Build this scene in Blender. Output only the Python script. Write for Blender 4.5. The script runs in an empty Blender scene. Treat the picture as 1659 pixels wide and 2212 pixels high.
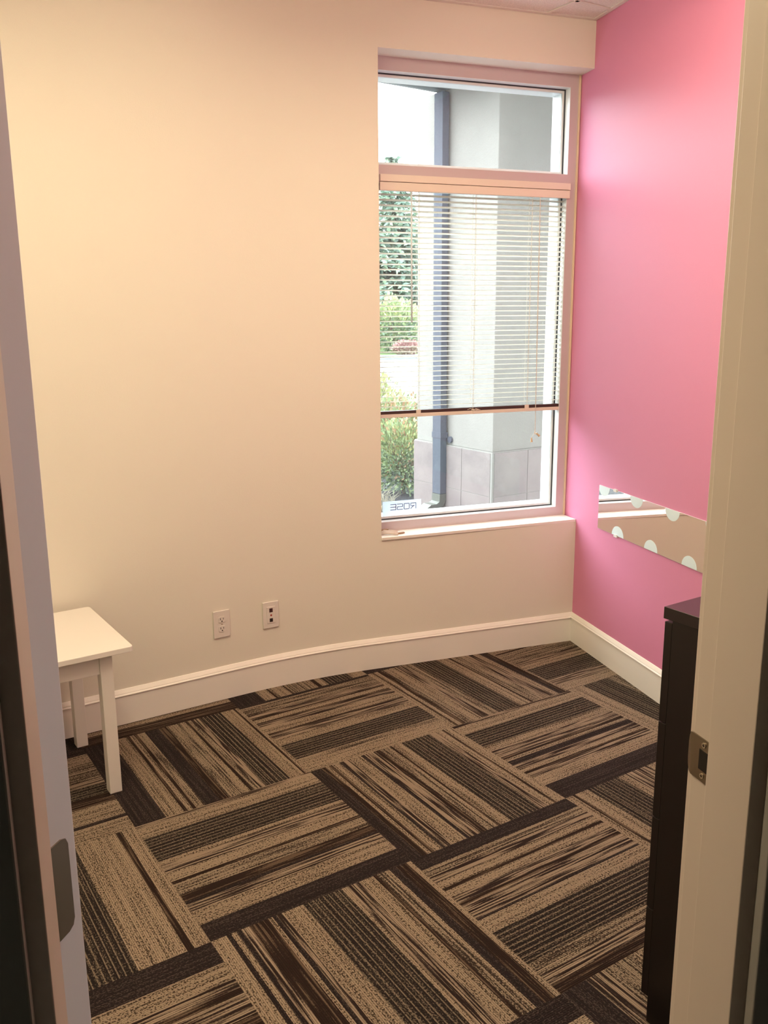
import bpy, bmesh, math, random
from mathutils import Vector, Matrix
random.seed(7)
C = bpy.context.scene.collection
R = math.radians
sc = bpy.context.scene

# ------------------------------------------------------------------ camera
CAM = Vector((-2.22745, -3.46695, 1.52907))
def cam_setup():
    yaw, pit, rol = R(69.8901), R(12.498), R(-0.4084)
    fw = Vector((math.cos(yaw)*math.cos(pit), math.sin(yaw)*math.cos(pit), -math.sin(pit)))
    rt = Vector((math.sin(yaw), -math.cos(yaw), 0)); up = rt.cross(fw)
    r2 = rt*math.cos(rol)+up*math.sin(rol); u2 = -rt*math.sin(rol)+up*math.cos(rol)
    m = Matrix((r2, u2, -fw)).transposed().to_4x4(); m.translation = CAM
    cd = bpy.data.cameras.new('camera'); co = bpy.data.objects.new('camera', cd); C.objects.link(co)
    co.matrix_world = m
    cd.sensor_fit = 'HORIZONTAL'; cd.sensor_width = 36.0; cd.lens = 36.0*1900.0/1659.0
    cd.clip_start = 0.02; cd.clip_end = 400
    sc.camera = co
cam_setup()

# ------------------------------------------------------------------ world, light levels, exposure
SKY = 10.0
LAMP = 14.0
LAMP_COL = (1.0, 0.86, 0.56, 1)
w = bpy.data.worlds.new('world'); sc.world = w; w.use_nodes = True
bg = w.node_tree.nodes['Background']
bg.inputs[0].default_value = (0.90, 0.97, 1.0, 1); bg.inputs[1].default_value = SKY
sc.view_settings.view_transform = 'Standard'; sc.view_settings.look = 'None'
sc.view_settings.exposure = 0.0; sc.view_settings.gamma = 1.0
sc.view_settings.use_curve_mapping = False

# ------------------------------------------------------------------ materials
def s2l(c): return tuple((x/255/12.92 if x/255 <= .04045 else ((x/255+.055)/1.055)**2.4) for x in c)
def mat(name, col, rough=.6, metal=0., bump=0., bscale=300., emit=None, spec=.5, coat=0., var=0., vscale=3.):
    m = bpy.data.materials.new(name); m.use_nodes = True; nt = m.node_tree; p = nt.nodes['Principled BSDF']
    p.inputs['Base Color'].default_value = (*col, 1); p.inputs['Roughness'].default_value = rough
    p.inputs['Metallic'].default_value = metal; p.inputs['Specular IOR Level'].default_value = spec
    p.inputs['Coat Weight'].default_value = coat
    tc = nt.nodes.new('ShaderNodeTexCoord')
    if bump:
        n = nt.nodes.new('ShaderNodeTexNoise'); n.inputs['Scale'].default_value = bscale; n.inputs['Detail'].default_value = 3
        b = nt.nodes.new('ShaderNodeBump'); b.inputs['Strength'].default_value = bump; b.inputs['Distance'].default_value = .002
        nt.links.new(tc.outputs['Object'], n.inputs['Vector'])
        nt.links.new(n.outputs[0], b.inputs['Height']); nt.links.new(b.outputs[0], p.inputs['Normal'])
    if var:
        n = nt.nodes.new('ShaderNodeTexNoise'); n.inputs['Scale'].default_value = vscale; n.inputs['Detail'].default_value = 5
        nt.links.new(tc.outputs['Object'], n.inputs['Vector'])
        r = nt.nodes.new('ShaderNodeValToRGB')
        r.color_ramp.elements[0].position = .3; r.color_ramp.elements[1].position = .7
        r.color_ramp.elements[0].color = (*[max(0, c*(1-var)) for c in col], 1)
        r.color_ramp.elements[1].color = (*[min(1, c*(1+var)) for c in col], 1)
        nt.links.new(n.outputs[0], r.inputs[0]); nt.links.new(r.outputs[0], p.inputs['Base Color'])
    if emit:
        p.inputs['Emission Color'].default_value = emit[0]; p.inputs['Emission Strength'].default_value = emit[1]
    return m
M = {}
M['wall'] = mat('cream_wall_paint', (.84, .80, .71), .55, bump=.12, bscale=220)
M['pink'] = mat('pink_wall_paint', (.72, .255, .43), .5, bump=.12, bscale=220)
M['ceil'] = mat('ceiling_tile', (.84, .80, .76), .9, bump=.5, bscale=180, var=.10, vscale=160)
M['grid'] = mat('ceiling_grid_white', (.8, .76, .72), .4)
M['trim'] = mat('trim_white_paint', (.92, .88, .83), .35)
M['jamb'] = mat('jamb_paint', (.74, .64, .56), .4)
M['door'] = mat('door_paint', (.76, .73, .70), .4)
M['frame'] = mat('window_frame_paint', (.60, .51, .54), .35)
M['wframe'] = mat('white_window_inner', (.80, .84, .86), .35)
M['gasket'] = mat('black_gasket', (.03, .035, .05), .5)
M['caulk'] = mat('caulk', (.82, .70, .50), .6)
M['blind'] = mat('blind_white', (.80, .77, .70), .4)
M['valance'] = mat('valance_cream', (.84, .76, .66), .4)
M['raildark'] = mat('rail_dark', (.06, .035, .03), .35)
M['cord'] = mat('cord', (.75, .70, .62), .7)
M['strand'] = mat('cord_strand_beige', (.66, .54, .46), .6)
M['tassel'] = mat('tassel_tan', (.62, .45, .28), .5)
M['browntag'] = mat('brown_plastic', (.36, .22, .13), .5)
M['plate'] = mat('white_plate', (.80, .74, .70), .35)
M['slot'] = mat('dark_slot', (.02, .012, .012), .5)
M['jack'] = mat('dark_jack', (.05, .012, .015), .5)
M['reddot'] = mat('red_jack', (.35, .03, .02), .5)
M['table'] = mat('white_lacquer', (.84, .80, .76), .3)
M['black'] = mat('black_brown_wood', (.010, .006, .006), .38, bump=.05, bscale=60)
M['blacktop'] = mat('black_brown_wood_top', (.012, .006, .007), .22, spec=.6)
M['brass'] = mat('satin_metal', (.30, .245, .18), .38, metal=.9)
M['screw'] = mat('screw_metal', (.75, .66, .52), .3, metal=.8)
M['dark'] = mat('dark_hole', (.012, .006, .004), .8)
M['hall'] = mat('hall_paint', (.42, .44, .46), .7)
M['hallcasing'] = mat('hall_casing_paint', (.34, .33, .30), .5)
M['dot'] = mat('white_dot_decal', (.76, .90, .96), .4)  # white plastic, with the window's bluish daylight put into its colour
M['clear'] = mat('clear_clip', (.85, .85, .85), .2)
M['lampframe'] = mat('lamp_frame', (.8, .8, .8), .4)
M['diffuser'] = mat('lamp_diffuser', (.9, .9, .9), .5, emit=(LAMP_COL, LAMP))
M['mirror'] = mat('mirror_silver', (.92, .90, .88), .01, metal=1.)
M['stucco'] = mat('stucco', (.258, .245, .230), .9, bump=.6, bscale=90, var=.05, vscale=5)
M['soffit'] = mat('soffit_vinyl', (0.2611, 0.2873, 0.3032), .5)
M['spout'] = mat('spout_grey_metal', (0.0911, 0.1004, 0.1260), .7, spec=.15)
M['spoutend'] = mat('spout_bare_metal', (0.1209, 0.1257, 0.1102), .4)
M['concrete'] = mat('pale_concrete', (0.2395, 0.2321, 0.2395), .9, var=.05, vscale=1.)
M['kerb'] = mat('kerb_concrete', (0.1622, 0.1704, 0.1816), .9, var=.1, vscale=2.)
M['mulch'] = mat('mulch', (0.0290, 0.0290, 0.0328), 1., bump=1., bscale=40, var=.5, vscale=22)
M['gravel'] = mat('gravel', (0.1279, 0.1198, 0.1086), .9, var=.4, vscale=25)
M['lawn'] = mat('lawn', (0.0930, 0.1391, 0.0461), 1., bump=1., bscale=30, var=.22, vscale=6)
M['plaster'] = mat('pale_plaster', (.80, .78, .75), .9)
M['bark'] = mat('bark', (.16, .12, .09), .9)
for n, c in dict(fir=(0.1548, 0.2262, 0.1846), firlight=(0.2154, 0.2988, 0.2060), bush=(0.2477, 0.3191, 0.1644), bushdark=(0.1548, 0.2154, 0.1548), orange=(0.4118, 0.2570, 0.1548), yellow=(0.3594, 0.3809, 0.1750), straw=(0.3344, 0.2988, 0.2154), red=(0.2834, 0.1548, 0.1440)).items():
    M[n] = mat('leaf_'+n, c, .6, var=.25, vscale=9)

def slatmat():
    m = mat('blind_slat', (.78, .76, .70), .4); nt = m.node_tree; p = nt.nodes['Principled BSDF']; o = nt.nodes['Material Output']
    mx = nt.nodes.new('ShaderNodeMixShader'); mx.inputs[0].default_value = .58; t = nt.nodes.new('ShaderNodeBsdfTranslucent'); t.inputs[0].default_value = (.88, .86, .80, 1)
    nt.links.new(p.outputs[0], mx.inputs[1]); nt.links.new(t.outputs[0], mx.inputs[2]); nt.links.new(mx.outputs[0], o.inputs[0]); return m
M['slat'] = slatmat()
def glass():
    m = bpy.data.materials.new('window_glass'); m.use_nodes = True; nt = m.node_tree
    for n in list(nt.nodes): nt.nodes.remove(n)
    o = nt.nodes.new('ShaderNodeOutputMaterial'); mx = nt.nodes.new('ShaderNodeMixShader')
    t = nt.nodes.new('ShaderNodeBsdfTransparent'); t.inputs[0].default_value = (.97, .99, .98, 1)
    g = nt.nodes.new('ShaderNodeBsdfGlossy'); g.inputs['Roughness'].default_value = .0
    f = nt.nodes.new('ShaderNodeFresnel'); geo = nt.nodes.new('ShaderNodeNewGeometry'); mr_ = nt.nodes.new('ShaderNodeMapRange')
    mr_.inputs['To Min'].default_value = 1.35; mr_.inputs['To Max'].default_value = 1/1.35      # same reflectance at both faces of the pane
    nt.links.new(geo.outputs['Backfacing'], mr_.inputs['Value']); nt.links.new(mr_.outputs[0], f.inputs[0])
    veil = nt.nodes.new('ShaderNodeBsdfTranslucent'); veil.inputs[0].default_value = (.95, .97, 1, 1); m2 = nt.nodes.new('ShaderNodeMixShader'); m2.inputs[0].default_value = 0.0074  # faint haze mixed into the pane to lift the darks seen outside
    nt.links.new(t.outputs[0], m2.inputs[1]); nt.links.new(veil.outputs[0], m2.inputs[2])
    nt.links.new(f.outputs[0], mx.inputs[0]); nt.links.new(m2.outputs[0], mx.inputs[1]); nt.links.new(g.outputs[0], mx.inputs[2])
    nt.links.new(mx.outputs[0], o.inputs[0]); return m
M['glass'] = glass()

def decal():
    m = bpy.data.materials.new('frosted_film'); m.use_nodes = True; nt = m.node_tree
    for n in list(nt.nodes): nt.nodes.remove(n)
    o = nt.nodes.new('ShaderNodeOutputMaterial'); mx = nt.nodes.new('ShaderNodeMixShader'); mx.inputs[0].default_value = .85
    t = nt.nodes.new('ShaderNodeBsdfTransparent')
    ml = nt.nodes.new('ShaderNodeAddShader'); tl = nt.nodes.new('ShaderNodeBsdfTranslucent'); df = nt.nodes.new('ShaderNodeBsdfDiffuse')
    tl.inputs[0].default_value = (0.4320, 0.4620, 0.5160, 1); df.inputs[0].default_value = (0.1920, 0.2040, 0.2280, 1)
    nt.links.new(tl.outputs[0], ml.inputs[0]); nt.links.new(df.outputs[0], ml.inputs[1])
    nt.links.new(t.outputs[0], mx.inputs[1]); nt.links.new(ml.outputs[0], mx.inputs[2]); nt.links.new(mx.outputs[0], o.inputs[0])
    return m
M['decal'] = decal()
M['ink'] = mat('grey_ink', (.16, .16, .26), .6)
M['inkpale'] = mat('pale_ink', (.46, .47, .55), .6)

def tile_mat():
    m = bpy.data.materials.new('stone_tile'); m.use_nodes = True; nt = m.node_tree; p = nt.nodes['Principled BSDF']
    p.inputs['Roughness'].default_value = .55
    tc = nt.nodes.new('ShaderNodeTexCoord'); n = nt.nodes.new('ShaderNodeTexNoise'); n.inputs['Scale'].default_value = 6; n.inputs['Detail'].default_value = 7
    r = nt.nodes.new('ShaderNodeValToRGB'); r.color_ramp.elements[0].position = .32; r.color_ramp.elements[1].position = .68
    r.color_ramp.elements[0].color = (.190, .155, .157, 1); r.color_ramp.elements[1].color = (.255, .215, .208, 1)
    nt.links.new(tc.outputs['Object'], n.inputs['Vector']); nt.links.new(n.outputs[0], r.inputs[0]); nt.links.new(r.outputs[0], p.inputs['Base Color'])
    return m
M['stone'] = tile_mat()
M['grout'] = mat('grout', (0.2678, 0.2544, 0.2411), .9)

def carpet(name, dens, pin=False, lightc=(.33, .255, .185), darkc=(.024, .014, .012), streak=.5):
    """looped carpet: rows of stitches in UV metres (U across the stripes, V along them)"""
    m = bpy.data.materials.new(name); m.use_nodes = True; nt = m.node_tree; p = nt.nodes['Principled BSDF']
    p.inputs['Roughness'].default_value = .95; p.inputs['Specular IOR Level'].default_value = .15
    N = nt.nodes.new; L = nt.links.new
    uv = N('ShaderNodeUVMap'); uv.uv_map = 'UVMap'
    def noise(sx, sy, det=1.):
        mp = N('ShaderNodeMapping'); mp.inputs['Scale'].default_value = (sx, sy, 1); L(uv.outputs[0], mp.inputs['Vector'])
        n = N('ShaderNodeTexNoise'); n.noise_dimensions = '2D'; n.inputs['Scale'].default_value = 1.; n.inputs['Detail'].default_value = det
        L(mp.outputs[0], n.inputs['Vector']); return n.outputs[0]
    def math_(op, a, b=None, c=None, clamp=False):
        n = N('ShaderNodeMath'); n.operation = op; n.use_clamp = clamp
        for i, x in enumerate((a, b, c)):
            if x is None: continue
            if isinstance(x, (int, float)): n.inputs[i].default_value = x
            else: L(x, n.inputs[i])
        return n.outputs[0]
    fine = noise(260, 190, 1.5)
    strk = noise(150, 4.5, 2.)
    v = math_('ADD', math_('MULTIPLY', fine, 1-streak), math_('MULTIPLY', strk, streak))
    # rows of stitches
    sep = N('ShaderNodeSeparateXYZ'); L(uv.outputs[0], sep.inputs[0])
    rid = math_('FLOOR', math_('MULTIPLY', sep.outputs[0], 1/.0052)); cid = N('ShaderNodeCombineXYZ'); L(rid, cid.inputs[0])
    wn = N('ShaderNodeTexWhiteNoise'); wn.noise_dimensions = '2D'; L(cid.outputs[0], wn.inputs[0])
    v = math_('ADD', v, math_('MULTIPLY', math_('SUBTRACT', wn.outputs[0], .5), .11))
    row = math_('PINGPONG', sep.outputs[0], .0026)
    row = math_('MULTIPLY', row, 1/.0026)
    f = math_('MULTIPLY_ADD', math_('SUBTRACT', v, 1-dens), 9., .5, clamp=True)
    f = math_('MULTIPLY', f, math_('MULTIPLY_ADD', row, .75, .42, clamp=True))
    if pin:
        pp = math_('PINGPONG', sep.outputs[0], .0078)
        pl = math_('MULTIPLY_ADD', pp, -800., 1.7, clamp=True)
        pl = math_('MULTIPLY', pl, math_('MULTIPLY_ADD', math_('SUBTRACT', fine, .42), 5., .75, clamp=True))
        f = math_('MAXIMUM', math_('MULTIPLY', f, .55), math_('MULTIPLY', pl, .62))
    mix = N('ShaderNodeMix'); mix.data_type = 'RGBA'
    mix.inputs[6].default_value = (*darkc, 1); mix.inputs[7].default_value = (*lightc, 1)
    L(f, mix.inputs[0]); L(mix.outputs[2], p.inputs['Base Color'])
    b = N('ShaderNodeBump'); b.inputs['Strength'].default_value = .6; b.inputs['Distance'].default_value = .002
    L(math_('ADD', fine, row), b.inputs['Height']); L(b.outputs[0], p.inputs['Normal'])
    return m
CP = {'D': carpet('carpet_dark', .42, darkc=(.018, .012, .012), lightc=(.075, .055, .048), streak=.3),
      'P': carpet('carpet_pinstripe', .40, pin=True, darkc=(.017, .012, .011), streak=.35),
      'L': carpet('carpet_light', .555, streak=.30, lightc=(.36, .275, .20), darkc=(.040, .026, .017)),
      'M': carpet('carpet_mid', .51, streak=.5, darkc=(.032, .021, .016)),
      'S': carpet('carpet_streaked', .50, streak=.88, lightc=(.35, .265, .195)),
      'B': carpet('carpet_brown', .43, streak=.8, darkc=(.022, .012, .009), lightc=(.14, .095, .065))}

# ------------------------------------------------------------------ mesh helpers
class MB:
    def __init__(s): s.bm = bmesh.new(); s.mats = []
    def mi(s, m):
        if m is None: return 0
        if m not in s.mats: s.mats.append(m)
        return s.mats.index(m)
    def prism(s, poly, z0, z1, m=None):
        i = s.mi(m); a = [s.bm.verts.new((x, y, z0)) for x, y in poly]; b = [s.bm.verts.new((x, y, z1)) for x, y in poly]
        n = len(poly); fs = []
        fs.append(s.bm.faces.new(a[::-1])); fs.append(s.bm.faces.new(b))
        for k in range(n): fs.append(s.bm.faces.new((a[k], a[(k+1) % n], b[(k+1) % n], b[k])))
        for f in fs: f.material_index = i
        return a+b
    def box(s, x0, x1, y0, y1, z0, z1, m=None):
        return s.prism([(x0, y0), (x1, y0), (x1, y1), (x0, y1)], z0, z1, m)
    def obox(s, c, u, v, wv, m=None):
        """box from centre and three half-axis vectors"""
        i = s.mi(m); c = Vector(c); u = Vector(u); v = Vector(v); wv = Vector(wv)
        vs = [s.bm.verts.new(c+a*u+b*v+d*wv) for a in (-1, 1) for b in (-1, 1) for d in (-1, 1)]
        for q in ((0, 1, 3, 2), (4, 6, 7, 5), (0, 4, 5, 1), (2, 3, 7, 6), (0, 2, 6, 4), (1, 5, 7, 3)):
            s.bm.faces.new([vs[k] for k in q]).material_index = i
        return vs
    def tube(s, pts, r, n=8, m=None, r1=None):
        i = s.mi(m); pts = [Vector(p) for p in pts]; rings = []; up = None
        for k, p in enumerate(pts):
            t = (pts[min(k+1, len(pts)-1)]-pts[max(k-1, 0)]).normalized()
            a = t.orthogonal().normalized() if up is None else (up-t*up.dot(t)).normalized()
            up = a; b = t.cross(a)
            rr = r if r1 is None else r+(r1-r)*k/(len(pts)-1)
            rings.append([s.bm.verts.new(p+rr*(a*math.cos(2*math.pi*j/n)+b*math.sin(2*math.pi*j/n))) for j in range(n)])
        for k in range(len(rings)-1):
            for j in range(n):
                s.bm.faces.new((rings[k][j], rings[k][(j+1) % n], rings[k+1][(j+1) % n], rings[k+1][j])).material_index = i
        s.bm.faces.new(rings[0][::-1]).material_index = i; s.bm.faces.new(rings[-1]).material_index = i
    def quad(s, pts, m=None):
        s.bm.faces.new([s.bm.verts.new(p) for p in pts]).material_index = s.mi(m)
    def build(s, name, m=None, parent=None, bevel=0., smooth=False, recalc=True):
        if recalc: bmesh.ops.recalc_face_normals(s.bm, faces=s.bm.faces)
        me = bpy.data.meshes.new(name); s.bm.to_mesh(me); s.bm.free()
        if m is not None: me.materials.append(m)
        for x in s.mats: me.materials.append(x)
        o = bpy.data.objects.new(name, me); C.objects.link(o)
        if parent: o.parent = parent
        if bevel:
            b = o.modifiers.new('bevel', 'BEVEL'); b.width = bevel; b.segments = 2; b.limit_method = 'ANGLE'; b.angle_limit = R(40)
        if smooth:
            for p in me.polygons: p.use_smooth = True
        return o
def empty(name, loc=(0, 0, 0), rz=0.):
    o = bpy.data.objects.new(name, None); C.objects.link(o); o.location = loc; o.rotation_euler = (0, 0, rz); o.empty_display_size = .1
    return o
def tag(o, label, cat, group=None, kind=None):
    o['label'] = label; o['category'] = cat
    if group: o['group'] = group
    if kind: o['kind'] = kind
    return o
def st(o): o['kind'] = 'structure'; return o
def plab(o, l): o['label'] = l; return o

# ------------------------------------------------------------------ plan geometry
H = 2.732
A1 = R(12.7125)                      # carpet and ceiling grid direction
U = Vector((math.cos(A1), math.sin(A1))); V = Vector((math.sin(A1), -math.cos(A1)))   # V points towards the viewer
BEND = Vector((-1.33, .012)); AL = R(12.5); LW = Vector((-math.cos(AL), -math.sin(AL))); LN = Vector((math.sin(AL)*-1, math.cos(AL)))
PD = Vector((.06463, .99791)); PX = Vector((.99791, -.06463))    # along the pink wall / along the door wall
D0 = Vector((-1.499, -2.659))
def L2(s, t): v = D0+PX*s+PD*t; return (v.x, v.y)
def L3(s, t, z): v = D0+PX*s+PD*t; return (v.x, v.y, z)
SR = 1.324      # pink wall position in door-frame coordinates
SL = -1.90      # left wall
leftend = BEND+LW*2.3
def bend_arc(half=.30, n=14, e=0.):
    a = BEND+Vector((half, -.009*half)); c = BEND+LW*half
    return [a*(1-t)**2+BEND*2*t*(1-t)+c*t*t for t in [k/n for k in range(n+1)]]
ARC = bend_arc()

# ------------------------------------------------------------------ room shell
b = MB()
fy = lambda x: -.009*x
XA = ARC[0].x
for z0_, z1_ in ((0, .584), (2.545, 2.95)):
    b.prism([(.02, 0), (.02, .25), (XA, .25), (XA, fy(XA))], z0_, z1_)
b.prism([(-.967, fy(-.967)), (-.967, .111), (-.995, .111), (-.995, .25), (XA-.0002, .25), (XA, fy(XA))], .584, 2.545)
front = [tuple(p) for p in ARC]+[tuple(leftend)]
fv = b.prism(front+[tuple(leftend+LN*.25), (XA, .25)], 0, 2.95)
wbk = st(b.build('wall_back', M['wall']))
for p in wbk.data.polygons:
    p.use_smooth = True
wbk.data.set_sharp_from_angle(angle=R(20))
# pink wall, with the faint vertical seam next to the mirror
b = MB()
def pk(y, off=0.): return (PD*y+PX*off).to_tuple()
b.prism([pk(.26, .0015), pk(-.207, .0015), pk(-.207, 0), pk(-2.62, 0), pk(-2.62, .14), pk(.26, .14)], 0, 2.95)
st(b.build('wall_right', M['pink']))
b = MB()
b.prism([L2(SL, -.09), L2(SL, 2.75), L2(SL-.12, 2.75), L2(SL-.12, -.09)], 0, 2.95)
st(b.build('wall_left', M['wall']))
b = MB()
b.prism([L2(-.805, .035), L2(SL-.1, .035), L2(SL-.1, -.088), L2(-.805, -.088)], 0, 2.95)
b.prism([L2(.019, .035), L2(SR+.14, .035), L2(SR+.14, -.088), L2(.019, -.088)], 0, 2.95)
b.prism([L2(-.805, .035), L2(.019, .035), L2(.019, -.088), L2(-.805, -.088)], 2.06, 2.95)
st(b.build('wall_front', M['wall']))
# hallway the picture is taken from
b = MB()
b.prism([L2(-2.0, -.09), L2(-2.12, -.09), L2(-2.12, -2.4), L2(-2.0, -2.4)], 0, 2.85)
b.prism([L2(SR+.02, -.09), L2(SR+.14, -.09), L2(SR+.14, -2.4), L2(SR+.02, -2.4)], 0, 2.85)
b.prism([L2(-2.12, -2.3), L2(SR+.14, -2.3), L2(SR+.14, -2.42), L2(-2.12, -2.42)], 0, 2.85)
b.prism([L2(-2.0, -.0885), L2(-.805, -.0885), L2(-.805, -.0925), L2(-2.0, -.0925)], 0, 2.732)
b.prism([L2(.019, -.0885), L2(SR+.02, -.0885), L2(SR+.02, -.0925), L2(.019, -.0925)], 0, 2.732)
st(b.build('wall_hall', M['hall']))
b = MB(); b.prism([L2(-2.12, -.03), L2(-2.12, -2.4), L2(SR+.14, -2.4), L2(SR+.14, -.03)], -.12, 0)
st(b.build('floor_hall', M['hall']))

# ------------------------------------------------------------------ carpet-tile floor
T = .61
G0 = Vector((-1.521, -.779))
def g(i, j): v = G0+U*(T*i)+V*(T*j); return v
# bands across each tile, read left-to-right (tiles with stripes running towards the viewer)
# or far-to-near (tiles with stripes running sideways)
BANDS = {
 (-1, -1): [('D', .17), ('L', .10), ('B', .02), ('L', .03), ('B', .02), ('M', .05), ('D', .09), ('B', .05), ('M', .10), ('L', .03), ('B', .02), ('M', .03), ('S', .05), ('P', .15), ('L', .09), ('B', .015), ('L', .025)],
 (0, -1): [('D', .03), ('M', .12), ('S', .06), ('B', .02), ('L', .05), ('B', .015), ('S', .07), ('L', .08), ('B', .02), ('S', .08), ('L', .08), ('P', .20), ('M', .05), ('L', .12)],
 (-1, 0): [('S', .03), ('L', .10), ('P', .22), ('L', .03), ('S', .08), ('L', .07), ('B', .02), ('M', .09), ('B', .06), ('D', .02), ('S', .06), ('L', .10), ('D', .12)],
 (0, 0): [('D', .07), ('B', .03), ('L', .02), ('B', .02), ('L', .05), ('D', .015), ('S', .05), ('L', .08), ('D', .02), ('S', .08), ('B', .03), ('M', .05), ('L', .02), ('B', .015), ('L', .07), ('P', .21), ('S', .05), ('L', .04), ('B', .015), ('L', .065)],
 (1, 0): [('S', .03), ('L', .10), ('P', .19), ('L', .06), ('S', .10), ('B', .02), ('L', .03), ('D', .05), ('S', .06), ('L', .03), ('B', .02), ('S', .05), ('L', .10), ('D', .16)],
 (0, 1): [('D', .09), ('M', .06), ('S', .05), ('L', .05), ('B', .02), ('L', .05), ('S', .05), ('B', .02), ('S', .10), ('D', .015), ('L', .09), ('P', .22), ('M', .07), ('S', .06), ('B', .055)],
 (-1, 1): [('L', .07), ('D', .02), ('L', .025), ('D', .02), ('S', .04), ('B', .09), ('L', .02), ('D', .02), ('S', .03), ('L', .10), ('P', .20), ('L', .02), ('S', .08), ('L', .07), ('B', .02), ('M', .05), ('L', .02), ('D', .04), ('B', .06), ('L', .025)],
 (1, -1): [('L', .04), ('B', .015), ('L', .03), ('B', .03), ('M', .05), ('L', .08), ('S', .06), ('M', .08), ('P', .19), ('L', .09), ('B', .015), ('M', .10), ('S', .09), ('L', .04), ('D', .04), ('B', .03), ('L', .02)],
 (2, -1): [('M', .12), ('L', .10), ('B', .02), ('M', .20), ('S', .06), ('L', .08), ('P', .22), ('S', .10), ('L', .10)],
 (2, 0): [('L', .14), ('P', .24), ('M', .16), ('S', .16), ('D', .06), ('L', .24)],
 (1, 1): [('L', .05), ('B', .02), ('L', .09), ('P', .24), ('L', .05), ('S', .18), ('L', .12), ('D', .02), ('S', .23)],
 (-2, 0): [('L', .10), ('D', .10), ('L', .08), ('S', .06), ('L', .03), ('P', .33), ('L', .20), ('B', .03), ('L', .07)],
 (-2, -1): [('D', .08), ('L', .12), ('M', .20), ('S', .06), ('P', .12), ('B', .10), ('L', .16), ('D', .03), ('L', .13)],
 (-2, 1): [('D', .14), ('L', .10), ('S', .06), ('B', .03), ('S', .12), ('B', .10), ('L', .03), ('S', .15), ('P', .20), ('L', .07)],
 (0, -2): [('D', .20), ('L', .08), ('B', .015), ('L', .08), ('M', .18), ('L', .05), ('B', .03), ('L', .05), ('P', .20), ('L', .115)],
 (-1, -2): [('P', .15), ('L', .2), ('D', .05), ('S', .1), ('B', .03), ('L', .05), ('S', .15), ('B', .1), ('L', .05), ('B', .12)],
 (1, -2): [('L', .2), ('P', .2), ('S', .2), ('L', .2), ('D', .2)],
 (-1, 2): [('D', .12), ('L', .12), ('S', .2), ('P', .2), ('M', .16), ('L', .2)],
 (0, 2): [('D', .13), ('S', .1), ('M', .15), ('L', .1), ('P', .2), ('L', .12), ('S', .2)],
 (1, 2): [('D', .04), ('S', .25), ('L', .1), ('P', .2), ('M', .2), ('L', .21)],
}
base = [('D', .12), ('L', .10), ('S', .08), ('B', .02), ('M', .12), ('L', .07), ('P', .20), ('L', .08), ('S', .10), ('B', .03), ('L', .08)]
b = MB(); bm = b.bm; uvl = bm.loops.layers.uv.new('UVMap')
for k in CP: b.mi(CP[k])
for i in range(-5, 6):
    for j in range(-4, 6):
        bands = BANDS.get((i, j))
        if bands is None:
            bands = base[:] if random.random() < .5 else base[::-1]
            k = random.randrange(4); bands = bands[k:]+bands[:k]
        tot = sum(x for _, x in bands); pos = 0.; ou, ov = random.random()*40, random.random()*40
        down = (i+j) % 2 == 0
        for c, wd in bands:
            a0, a1 = pos/tot, (pos+wd)/tot; pos += wd
            if down: q = [(a0, 0), (a1, 0), (a1, 1), (a0, 1)]
            else: q = [(0, a0), (1, a0), (1, a1), (0, a1)]
            vs = [bm.verts.new((*g(i+u_, j+v_), 0.)) for u_, v_ in q]
            f = bm.faces.new(vs[::-1]); f.material_index = b.mi(CP[c])
            for lp in f.loops:
                k = vs.index(lp.vert); u_, v_ = q[k]
                ac, al = (u_, v_) if down else (v_, u_)
                # whole pinstripes start at the band's edge
                lp[uvl].uv = (round(ou)*.0156+ac*T-(a0*T if c == 'P' else 0.), ov+al*T)
def clip(bm, p, n):      # keep the side opposite to n
    bmesh.ops.bisect_plane(bm, geom=bm.verts[:]+bm.edges[:]+bm.faces[:], plane_co=(*p, 0), plane_no=(*n, 0), clear_outer=True)
clip(bm, (0, .05), (0, 1)); clip(bm, BEND+LN*.05, LN); clip(bm, PX*.03, PX)
clip(bm, D0+PX*(SL-.03), -PX); clip(bm, D0+PD*(-.03), -PD)
bmesh.ops.remove_doubles(bm, verts=bm.verts, dist=1e-5)
fl = b.build('floor', recalc=False); st(fl)
for p in fl.data.polygons:
    pass

# ------------------------------------------------------------------ ceiling: lay-in tiles on a thin white grid
b = MB(); b.prism([L2(SL-.1, -.09), L2(SR+.14, -.09), L2(SR+.14, 3.05), L2(SL-.1, 3.05)], H, H+.1)
bm = b.bm; clip(bm, (0, .24), (0, 1)); 
bmesh.ops.holes_fill(bm, edges=bm.edges)
st(b.build('ceiling', M['ceil']))
b = MB(); b.prism([L2(-2.12, -.09), L2(SR+.14, -.09), L2(SR+.14, -2.42), L2(-2.12, -2.42)], H, H+.1)
st(b.build('ceiling_hall', M['hall']))
b = MB(); g1 = Vector((-.115, -.157)); z0, z1 = H-.004, H-.0005
for k in range(0, 5):
    p = g1+V*(T*k)
    b.obox((*(p-U*.95), (z0+z1)/2), (*(U*2.2), 0), (*(V*.0075), 0), (0, 0, .0015))
for k in range(-5, 3):
    p = g1+U*(.52+T*k)
    b.obox((*(p+V*1.0), (z0+z1)/2), (*(V*2.2), 0), (*(U*.0075), 0), (0, 0, .0015))
bm = b.bm
clip(bm, (0, -.002), (0, 1)); clip(bm, BEND-LN*.002, LN); clip(bm, -PX*.002, PX); clip(bm, D0+PX*(SL+.002), -PX); clip(bm, D0+PD*.037, -PD)
st(b.build('ceiling_grid', M['grid']))
b = MB()
b.prism([(0, -.001), (-1.0, .0075), (-1.0, -.0125), (-.02, -.021)], H-.004, H-.0002)
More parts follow.
